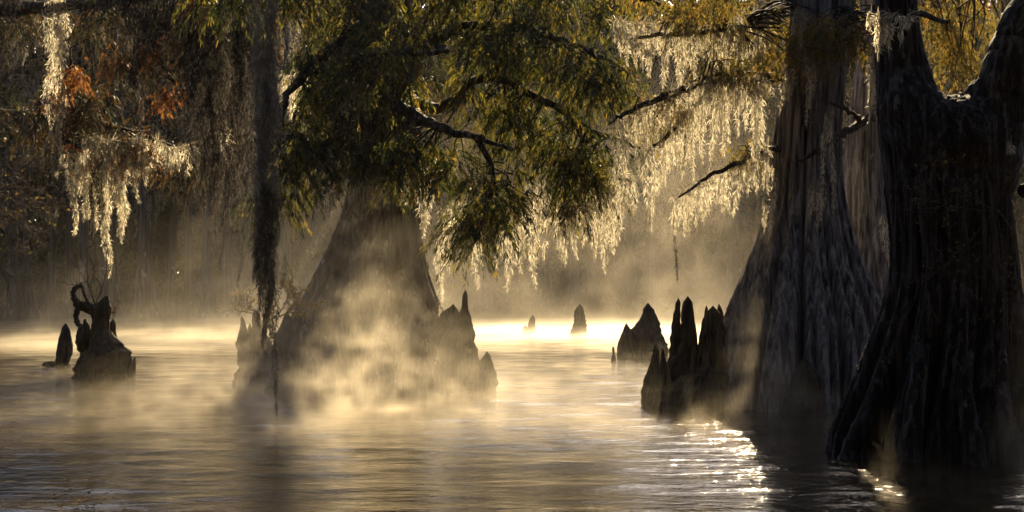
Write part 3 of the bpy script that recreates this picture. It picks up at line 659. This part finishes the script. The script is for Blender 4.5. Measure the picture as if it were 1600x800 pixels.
ORD = ["first", "second", "third", "fourth", "fifth", "sixth", "seventh", "eighth", "ninth", "tenth", "eleventh", "twelfth", "thirteenth", "fourteenth", "fifteenth", "sixteenth", "seventeenth", "eighteenth", "nineteenth", "twentieth"]
rs = np.random.RandomState(77)
spots = []
for px in np.linspace(-60, 440, 19): spots.append((px + rs.uniform(-10, 10), rs.uniform(84, 106), "left"))
for px in np.linspace(455, 1130, 15): spots.append((px + rs.uniform(-18, 18), rs.uniform(106, 122), "middle"))
for px in np.linspace(1150, 1680, 12): spots.append((px + rs.uniform(-18, 18), rs.uniform(96, 116), "right"))
SEC = {"left": ("from the left in the dark left shore wood", "trees of the far wood"),
       "middle": ("from the left in the pale wood behind open water", "trees of the far wood"),
       "right": ("from the left in the sunlit wood behind the right trunks", "trees of the far wood")}
cnt = {}
for k, (px, d, sec) in enumerate(sorted(spots)):
    cnt[sec] = cnt.get(sec, 0) + 1
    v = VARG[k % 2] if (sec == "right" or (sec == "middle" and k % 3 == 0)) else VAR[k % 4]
    x = (px - 800) / FPX * d
    root = empty("cypress_tree", (x, d, 0)); root.rotation_euler = (0, 0, rs.rand() * 6.28); s = rs.uniform(.85, 1.2); root.scale = (s, s, rs.uniform(.95, 1.12))
    tag(root, f"{ORD[cnt[sec]-1]} cypress {SEC[sec][0]}", "tree", SEC[sec][1])
    for nm, me in zip(("trunk", "crown"), v[:2]):
        o = bpy.data.objects.new(nm, me); C.collection.objects.link(o); o.parent = root
    o = bpy.data.objects.new("spanish_moss", v[2]); C.collection.objects.link(o); o.location = root.location; o.rotation_euler = root.rotation_euler; o.scale = root.scale
    tag(o, f"moss on the {ORD[cnt[sec]-1]} cypress {SEC[sec][0]}", "moss", "moss on the far wood")
# the mass of wood behind them
mb = MB(); rs = np.random.RandomState(78); n = 26000
x = rs.uniform(-80, 80, n); y = rs.uniform(124, 150, n); z = 29 * rs.rand(n) ** 1.4 * (0.88 + .12 * np.sin(x * .3)) + .2
tufts(mb, rs, np.stack([x, y, z], 1), 1.5, 9, 0.9, 0.30, droop=.6)
n = 13000; x = rs.uniform(-90, 90, n); y = rs.uniform(152, 176, n); z = 31 * rs.rand(n) ** 1.2
tufts(mb, rs, np.stack([x, y, z], 1), 2.0, 9, 1.6, 0.75, droop=.6)
T0 = mb
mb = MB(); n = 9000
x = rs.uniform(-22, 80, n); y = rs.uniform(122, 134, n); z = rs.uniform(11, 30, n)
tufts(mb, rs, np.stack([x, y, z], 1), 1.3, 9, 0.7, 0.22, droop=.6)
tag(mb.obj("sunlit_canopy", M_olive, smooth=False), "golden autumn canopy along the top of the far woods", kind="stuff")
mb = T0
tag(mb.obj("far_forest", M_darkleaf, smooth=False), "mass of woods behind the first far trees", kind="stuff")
# unseen woods around and behind, boughs overhead, added to block the sky fill
mb = MB(); n = 17000
a = rs.uniform(0, 1, n); sd_ = rs.rand(n)
x = np.where(sd_ < .3, rs.uniform(-75, -50, n), np.where(sd_ < .6, rs.uniform(50, 75, n), rs.uniform(-75, 75, n)))
y = np.where(sd_ < .6, rs.uniform(-40, 125, n), rs.uniform(-45, -18, n)); z = 22 * rs.rand(n)
tufts(mb, rs, np.stack([x, y, z], 1), 1.8, 9, 1.1, 0.42, droop=.6)
n = 9000; x = rs.uniform(-32, 32, n); y = rs.uniform(-26, 10, n); z = rs.uniform(9, 14, n)
tufts(mb, rs, np.stack([x, y, z], 1), 1.3, 9, .8, 0.28, droop=.6)
tag(mb.obj("unseen_shade_woods", M_darkleaf, smooth=False), "unseen woods added at the sides and behind to cut the sky fill", kind="stuff")
mb = MB(); n = 10000
x = rs.uniform(-60, 60, n); y = 108 + rs.rand(n) * 12; z = .2 + 8.0 * rs.rand(n) ** 1.6 * (.6 + .4 * np.sin(x * .5) ** 2)
tufts(mb, rs, np.stack([x, y, z], 1), .8, 10, 0.35, 0.09, droop=.5)
tag(mb.obj("undergrowth", M_farleaf, smooth=False), "low brush along the far shore", kind="stuff")

# ------------------------------------------------------------------ HANGING MOSS
G1 = "moss curtains on the boughs of the right cypress"
A = [(955, 30, 1005, 40, 70, 9), (1000, 30, 1045, 50, 85, 9), (1045, 40, 1090, 50, 80, 8), (1090, 45, 1140, 45, 95, 8), (1140, 30, 1200, 30, 70, 8)]
for i, (a, t, b, t2, ln, n) in enumerate(A):
    moss(a, b, t, ln, DR - .9, n, f"{ORD[i]} from the left of the pale moss fringes on the top right bough", 400 + i, top2=t2, group=G1)
A = [(955, 195, 985, 178, 110, 6), (985, 178, 1020, 160, 100, 8), (1020, 160, 1050, 145, 90, 7), (1050, 145, 1085, 132, 120, 8), (1085, 132, 1120, 120, 130, 8), (1120, 120, 1160, 120, 130, 9), (1160, 122, 1200, 120, 150, 7)]
for i, (a, t, b, t2, ln, n) in enumerate(A):
    moss(a, b, t, ln, DR - 1, n, f"{ORD[i]} from the left of the glowing moss curtains on the long right bough", 410 + i, top2=t2, group=G1)
A = [(1005, 235, 1025, 225, 150, 3), (1030, 220, 1060, 195, 110, 5), (1060, 195, 1085, 160, 120, 5)]
for i, (a, t, b, t2, ln, n) in enumerate(A):
    moss(a, b, t, ln, DR - .8, n, f"{ORD[i]} from the left of the moss beards on the forked side branch", 420 + i, top2=t2, group=G1)
A = [(1048, 305, 1085, 285, 75, 6), (1085, 285, 1125, 268, 70, 6), (1125, 265, 1170, 250, 70, 6), (1170, 240, 1205, 232, 60, 4)]
for i, (a, t, b, t2, ln, n) in enumerate(A):
    moss(a, b, t, ln, DR - .7, n, f"{ORD[i]} from the left of the short moss tassels on the lowest right branch", 430 + i, top2=t2, group=G1)
G2 = "moss hanging under the green boughs of the centre cypress"
A = [(655, 672, 285, 110, 3, "thin moss thread against the right edge of the centre trunk"), (680, 702, 330, 168, 4, "long bright moss beard reaching the knees of the centre cypress"),
     (702, 728, 320, 80, 4, "short moss beard under the lowest green tufts right of the centre trunk"), (738, 755, 350, 108, 3, "narrow bright moss beard below the lowest green foliage"),
     (770, 808, 350, 92, 5, "moss fringe hanging just right of the lowest green foliage"), (815, 858, 290, 150, 8, "wide cream moss curtain halfway along the green boughs"),
     (866, 900, 330, 85, 6, "left end of the glowing moss mass under the green bough tip"), (895, 935, 320, 100, 8, "middle of the glowing moss mass under the green bough tip"),
     (930, 965, 290, 130, 8, "longest part of the glowing moss mass under the green bough tip"), (960, 990, 270, 100, 7, "right end of the glowing moss mass under the green bough tip"),
     (620, 680, 240, 90, 6, "faint moss veil on the upper right side of the centre trunk")]
for i, (a, b, t, ln, n, lb) in enumerate(A):
    moss(a, b, t, ln, DC - 2.6, n, lb, 440 + i, group=G2, wpx=12)
moss(430, 480, 118, 60, DC - 1.2, 8, "pale moss patch in the gap of the upper left green foliage", 460, group=G2)
moss(405, 423, -20, 470, DC - 6.0, 10, "very long thick grey moss column hanging left of the centre cypress", 461, M_farmoss, wpx=16, dens=1.7, minl=.85, dj=.12)
moss(404, 425, 300, 240, DC - 6.1, 9, "dark drooping lower end of the long moss column", 462, M_mossd, wpx=15, dens=1.8, minl=.85, dj=.1)
moss(424, 430, 500, 155, DC - 6.1, 1, "thin tail of moss dangling down to the water below the long column", 463, M_mossd, wpx=6, minl=.99, dj=.02)
moss(396, 402, 280, 120, DC - 6.0, 2, "pale wisp of moss on the left side of the long column", 464, wpx=8)
moss(1054, 1057, 355, 80, DR + 4, 1, "single dark moss thread hanging alone over the open water", 465, M_mossd, wpx=3.5, minl=.99, dj=.02)
G3 = "moss on the right hand trunks"
A = [(1222, 1236, 105, 90, 3, "moss wisp on the upper left edge of the grey right trunk"), (1255, 1275, 90, 110, 3, "moss wisp on the upper front of the grey right trunk"),
     (1190, 1206, 262, 110, 3, "moss beard down the left edge of the grey right trunk"), (1240, 1262, 20, 60, 4, "small moss clump high beside the grey right trunk"),
     (1262, 1286, 290, 75, 5, "short moss tuft on the middle of the grey right trunk"), (1360, 1395, 20, 60, 6, "pale moss clump at the upper left of the nearest trunk"),
     (1352, 1372, 100, 110, 3, "moss wisp between the pale trunk and the nearest trunk"), (1376, 1394, 340, 70, 3, "bright moss tuft beside the waist of the nearest trunk"),
     (1283, 1300, 175, 180, 2, "thin moss thread hanging from the dead branch"), (1400, 1425, 25, 45, 4, "ragged moss tuft on the left fork of the nearest trunk"),
     (1574, 1580, 218, 30, 2, "tiny pale moss tuft beside the gap at the right edge")]
for i, (a, b, t, ln, n, lb) in enumerate(A):
    dd = 15.8 if "nearest" in lb and "between" not in lb and "waist" not in lb else (16.2 if "gap" in lb else DR - 1.9)
    moss(a, b, t, ln, dd, n, lb, 470 + i, group=G3, wpx=8, dj=.15, fl=.08, fw=.008)
G4 = "moss veils at upper left"
A = [(72, 100, -10, 275, 5, "long bright moss rope hanging from the upper left bough", M_moss, 20), (104, 125, 240, 110, 4, "golden moss beard at the left end of the sunlit fringe", M_moss, 12),
     (128, 162, 215, 165, 8, "golden moss curtain second from the left in the sunlit fringe", M_moss, 12), (160, 197, 220, 180, 9, "longest golden moss curtain in the sunlit fringe at left", M_moss, 12),
     (195, 230, 220, 100, 8, "short golden moss curtain fourth in the sunlit fringe at left", M_moss, 12), (228, 262, 225, 75, 6, "golden moss curtain at the right end of the sunlit fringe", M_moss, 12),
     (268, 300, 225, 60, 4, "small golden moss tassels right of the sunlit fringe", M_moss, 10), (340, 365, 200, 60, 3, "faint lit moss tassel right of the dark veils", M_moss, 9),
     (190, 240, -20, 210, 12, "first broad dark moss veil at upper left, above the rust leaves", M_mossd, 18), (240, 290, -20, 190, 12, "second broad dark moss veil from the left", M_mossd, 18),
     (285, 330, -10, 370, 13, "third dark moss veil from the left, reaching halfway down", M_mossd, 18), (328, 370, -10, 380, 13, "fourth dark moss veil from the left", M_mossd, 18),
     (368, 402, -10, 390, 12, "dark moss veil just left of the long column", M_mossd, 18), (150, 162, 250, 170, 2, "dark moss rope hanging inside the golden fringe", M_mossd, 10),
     (140, 146, 270, 150, 1, "thin dark moss rope left of the other dark rope", M_mossd, 8), (0, 30, -10, 50, 4, "dark moss fringe in the upper left corner", M_mossd, 12),
     (325, 350, 240, 150, 3, "lower grey moss strands above the mist at left", M_mossd, 14)]
for i, (a, b, t, ln, n, lb, mt, wp) in enumerate(A):
    moss(a, b, t, ln, DT - .6, n, lb, 490 + i, mt, wpx=wp, group=G4, fl=.13, fw=.013, dens=1.0)

# ------------------------------------------------------------------ floating leaves
rs = np.random.RandomState(500)
mb = MB(); n = 60
px = rs.normal(130, 30, n); py = rs.uniform(745, 800, n); d = FPX * CAMH / (py - HOR)
B = np.stack([(px - 800) / FPX * d, d, np.full(n, .02)], 1)
blades(mb, B, np.stack([rs.normal(size=n), rs.normal(size=n), np.zeros(n)], 1), rs.uniform(.04, .08, n), rs.uniform(.02, .035, n), 0, rs, side=np.tile([0, 0, 1.], (n, 1)))
M_fallen = leaf_mat("leaf_fallen", [(0.0, (0.10, 0.05, 0.015)), (1.0, (0.30, 0.17, 0.05))], 0.1, 0.0)
tag(mb.obj("fallen_leaves", M_fallen, smooth=False), "scatter of fallen leaves floating on the dark water near the camera", kind="stuff")

# ------------------------------------------------------------------ AIR: even haze and drifting mist
def vol_mat(name, col, dens, g, attr=False):
    m, t, out = newmat(name)
    v = N(t, "ShaderNodeVolumePrincipled"); v.inputs["Color"].default_value = (*col, 1); v.inputs["Density"].default_value = dens
    v.inputs["Anisotropy"].default_value = g
    v.inputs["Density Attribute"].default_value = "density" if attr else ""
    t.links.new(v.outputs[0], out.inputs["Volume"]); return m
def box(name, lo, hi, mat):
    x0, y0, z0 = lo; x1, y1, z1 = hi
    me = bpy.data.meshes.new(name)
    me.from_pydata([(x0, y0, z0), (x1, y0, z0), (x1, y1, z0), (x0, y1, z0), (x0, y0, z1), (x1, y0, z1), (x1, y1, z1), (x0, y1, z1)], [],
                   [(0, 3, 2, 1), (4, 5, 6, 7), (0, 1, 5, 4), (1, 2, 6, 5), (2, 3, 7, 6), (3, 0, 4, 7)])
    me.materials.append(mat); o = bpy.data.objects.new(name, me); C.collection.objects.link(o); return o
HAZE = 0.00008
tag(box("haze", (-1000, -500, -2.4), (1000, 1300, 36), vol_mat("haze", (1.0, 0.88, 0.68), HAZE, 0.45)), "pale golden haze through the swamp", kind="stuff")

def mist(name, label, lo, hi, res, dens, scale, thresh, soft, height, col=(1.0, 0.90, 0.71), g=0.5, seed=0.0, stretch=(1, 1, 1), vary=0.0, spots=()):
    """drifting mist voxelised from noise, thinning with height; spots: (x, y, radius, extra height, strength)"""
    me = bpy.data.meshes.new(name); o = bpy.data.objects.new(name, me); C.collection.objects.link(o)
    mat = vol_mat(name, col, dens, g, False); me.materials.append(mat)
    ng = bpy.data.node_groups.new(name, 'GeometryNodeTree')
    ng.interface.new_socket("Geometry", in_out='OUTPUT', socket_type='NodeSocketGeometry')
    gn = ng.nodes; L = ng.links.new
    vc = gn.new("GeometryNodeVolumeCube"); vc.inputs["Min"].default_value = lo; vc.inputs["Max"].default_value = hi
    vc.inputs["Resolution X"].default_value, vc.inputs["Resolution Y"].default_value, vc.inputs["Resolution Z"].default_value = res
    pos = gn.new("GeometryNodeInputPosition")
    sc = gn.new("ShaderNodeVectorMath"); sc.operation = 'MULTIPLY'; L(pos.outputs[0], sc.inputs[0]); sc.inputs[1].default_value = stretch
    ad = gn.new("ShaderNodeVectorMath"); ad.operation = 'ADD'; L(sc.outputs[0], ad.inputs[0]); ad.inputs[1].default_value = (seed, seed * 2, seed * 3)
    nz = gn.new("ShaderNodeTexNoise"); nz.inputs["Scale"].default_value = scale; nz.inputs["Detail"].default_value = 5; nz.inputs["Roughness"].default_value = 0.62; nz.inputs["Distortion"].default_value = 1.2
    L(ad.outputs[0], nz.inputs["Vector"])
    def mth(op, a, b=None, clamp=False):
        n = gn.new("ShaderNodeMath"); n.operation = op; n.use_clamp = clamp
        for i, v in enumerate((a, b)):
            if v is None: continue
            if isinstance(v, (int, float)): n.inputs[i].default_value = v
            else: L(v, n.inputs[i])
        return n.outputs[0]
    sep = gn.new("ShaderNodeSeparateXYZ"); L(pos.outputs[0], sep.inputs[0])
    # slow variation of the mist's depth
    n2 = gn.new("ShaderNodeTexNoise"); n2.inputs["Scale"].default_value = scale * 0.28; n2.inputs["Detail"].default_value = 1.5; L(ad.outputs[0], n2.inputs["Vector"])
    hh = mth('MULTIPLY', mth('SUBTRACT', n2.outputs[0], 0.5 - vary, True), height * 4.0)
    hh = mth('ADD', hh, height * 0.25)
    strength = None
    for (sx, sy, sr, sh, ss) in spots:
        dx = mth('SUBTRACT', sep.outputs[0], sx); dy = mth('MULTIPLY', mth('SUBTRACT', sep.outputs[1], sy), 0.6)
        r2 = mth('ADD', mth('MULTIPLY', dx, dx), mth('MULTIPLY', dy, dy))
        f = mth('EXPONENT', mth('MULTIPLY', r2, -1.0 / (sr * sr)))
        hh = mth('ADD', hh, mth('MULTIPLY', f, sh))
        q = mth('MULTIPLY', f, ss); strength = q if strength is None else mth('ADD', strength, q)
    zf = mth('EXPONENT', mth('MULTIPLY', mth('DIVIDE', sep.outputs[2], mth('MAXIMUM', hh, 0.05)), -1.0))
    # edge fade at the sides and top
    fade = 1.0
    for ax, (a, b) in enumerate(zip(lo, hi)):
        wdt = (b - a) * (0.12 if ax < 2 else 0.25)
        f2 = mth('DIVIDE', mth('SUBTRACT', b, sep.outputs[ax]), wdt, True)
        zf = mth('MULTIPLY', zf, f2)
        if ax < 2: zf = mth('MULTIPLY', zf, mth('DIVIDE', mth('SUBTRACT', sep.outputs[ax], a), wdt, True))
    cl = mth('DIVIDE', mth('SUBTRACT', nz.outputs[0], thresh), soft, True)
    dn = mth('MULTIPLY', mth('MULTIPLY', cl, cl), zf)
    if strength is not None: dn = mth('MULTIPLY', dn, mth('MAXIMUM', mth('ADD', strength, 1.0), 0.0))
    L(dn, vc.inputs["Density"])
    sm = gn.new("GeometryNodeSetMaterial"); sm.inputs["Material"].default_value = mat
    out = gn.new("NodeGroupOutput"); L(vc.outputs[0], sm.inputs[0]); L(sm.outputs[0], out.inputs[0])
    md = o.modifiers.new("mist", 'NODES'); md.node_group = ng
    v = [n for n in mat.node_tree.nodes if n.type == 'PRINCIPLED_VOLUME'][0]; v.inputs["Density Attribute"].default_value = "density"
    tag(o, label, kind="stuff"); return o
MIST = True
if MIST:
    mist("mist", "low golden mist drifting round the near trunks", (-11, 16.5, -.02), (9, 38, 3.2), (220, 235, 46), 0.27, 1.8, 0.42, 0.30, 0.21, seed=3.1, stretch=(.75, .75, 1.1),
         spots=((-2.2, 21.6, 2.1, 1.1, 2.2), (-2.7, 22.8, 1.2, .5, .8), (-3.7, 21.2, .9, .7, 1.3), (-7.9, 28, 2.6, -.05, -.85), (-6, 18, 2.5, -.05, -.7), (-4.1, 25.2, .8, 0, -1.8), (3.15, 19.4, .5, 1.0, 1.0)))
    mist("mist", "amber wisp of mist beside the foot of the nearest trunk", (4.3, 12.6, -.02), (7.6, 16.4, 2.4), (70, 66, 42), 0.55, 1.6, 0.40, 0.35, 0.25, seed=9.3, spots=((5.2, 14.4, .9, .9, 1.5),))
    mist("mist", "small puff of mist on the dark water at the lower right", (1.4, 12.2, -.02), (4.4, 15.4, .9), (60, 60, 20), 0.10, 1.8, 0.40, 0.35, 0.14, seed=1.3, spots=((2.9, 13.8, .7, .14, .4),))
    mist("mist_bank", "mist bank standing along the far shore", (-46, 40, -.02), (46, 107, 13), (220, 140, 50), 0.026, 0.30, 0.42, 0.22, 1.4, seed=7.7, stretch=(1, .8, 1.1), spots=((-18, 70, 9, .2, 1.2), (8, 95, 15, 5.5, 2.0), (-13, 94, 6, 4.0, 1.8), (-27, 94, 5, 1.4, .8)))
    mist("glare_mist_sheet", "thin mist sheet added to make the bright glare patch on the open water", (-26, 40, .0), (16, 92, 1.3), (190, 120, 14), 0.12, 0.35, 0.25, 0.3, 0.16, seed=5.5, stretch=(.6, .25, 1.0), spots=((3.0, 64, 5, .12, 3.0), (-15, 66, 9, -.03, -.65)))  # mist added and thickened to whiten the glare patch on the water
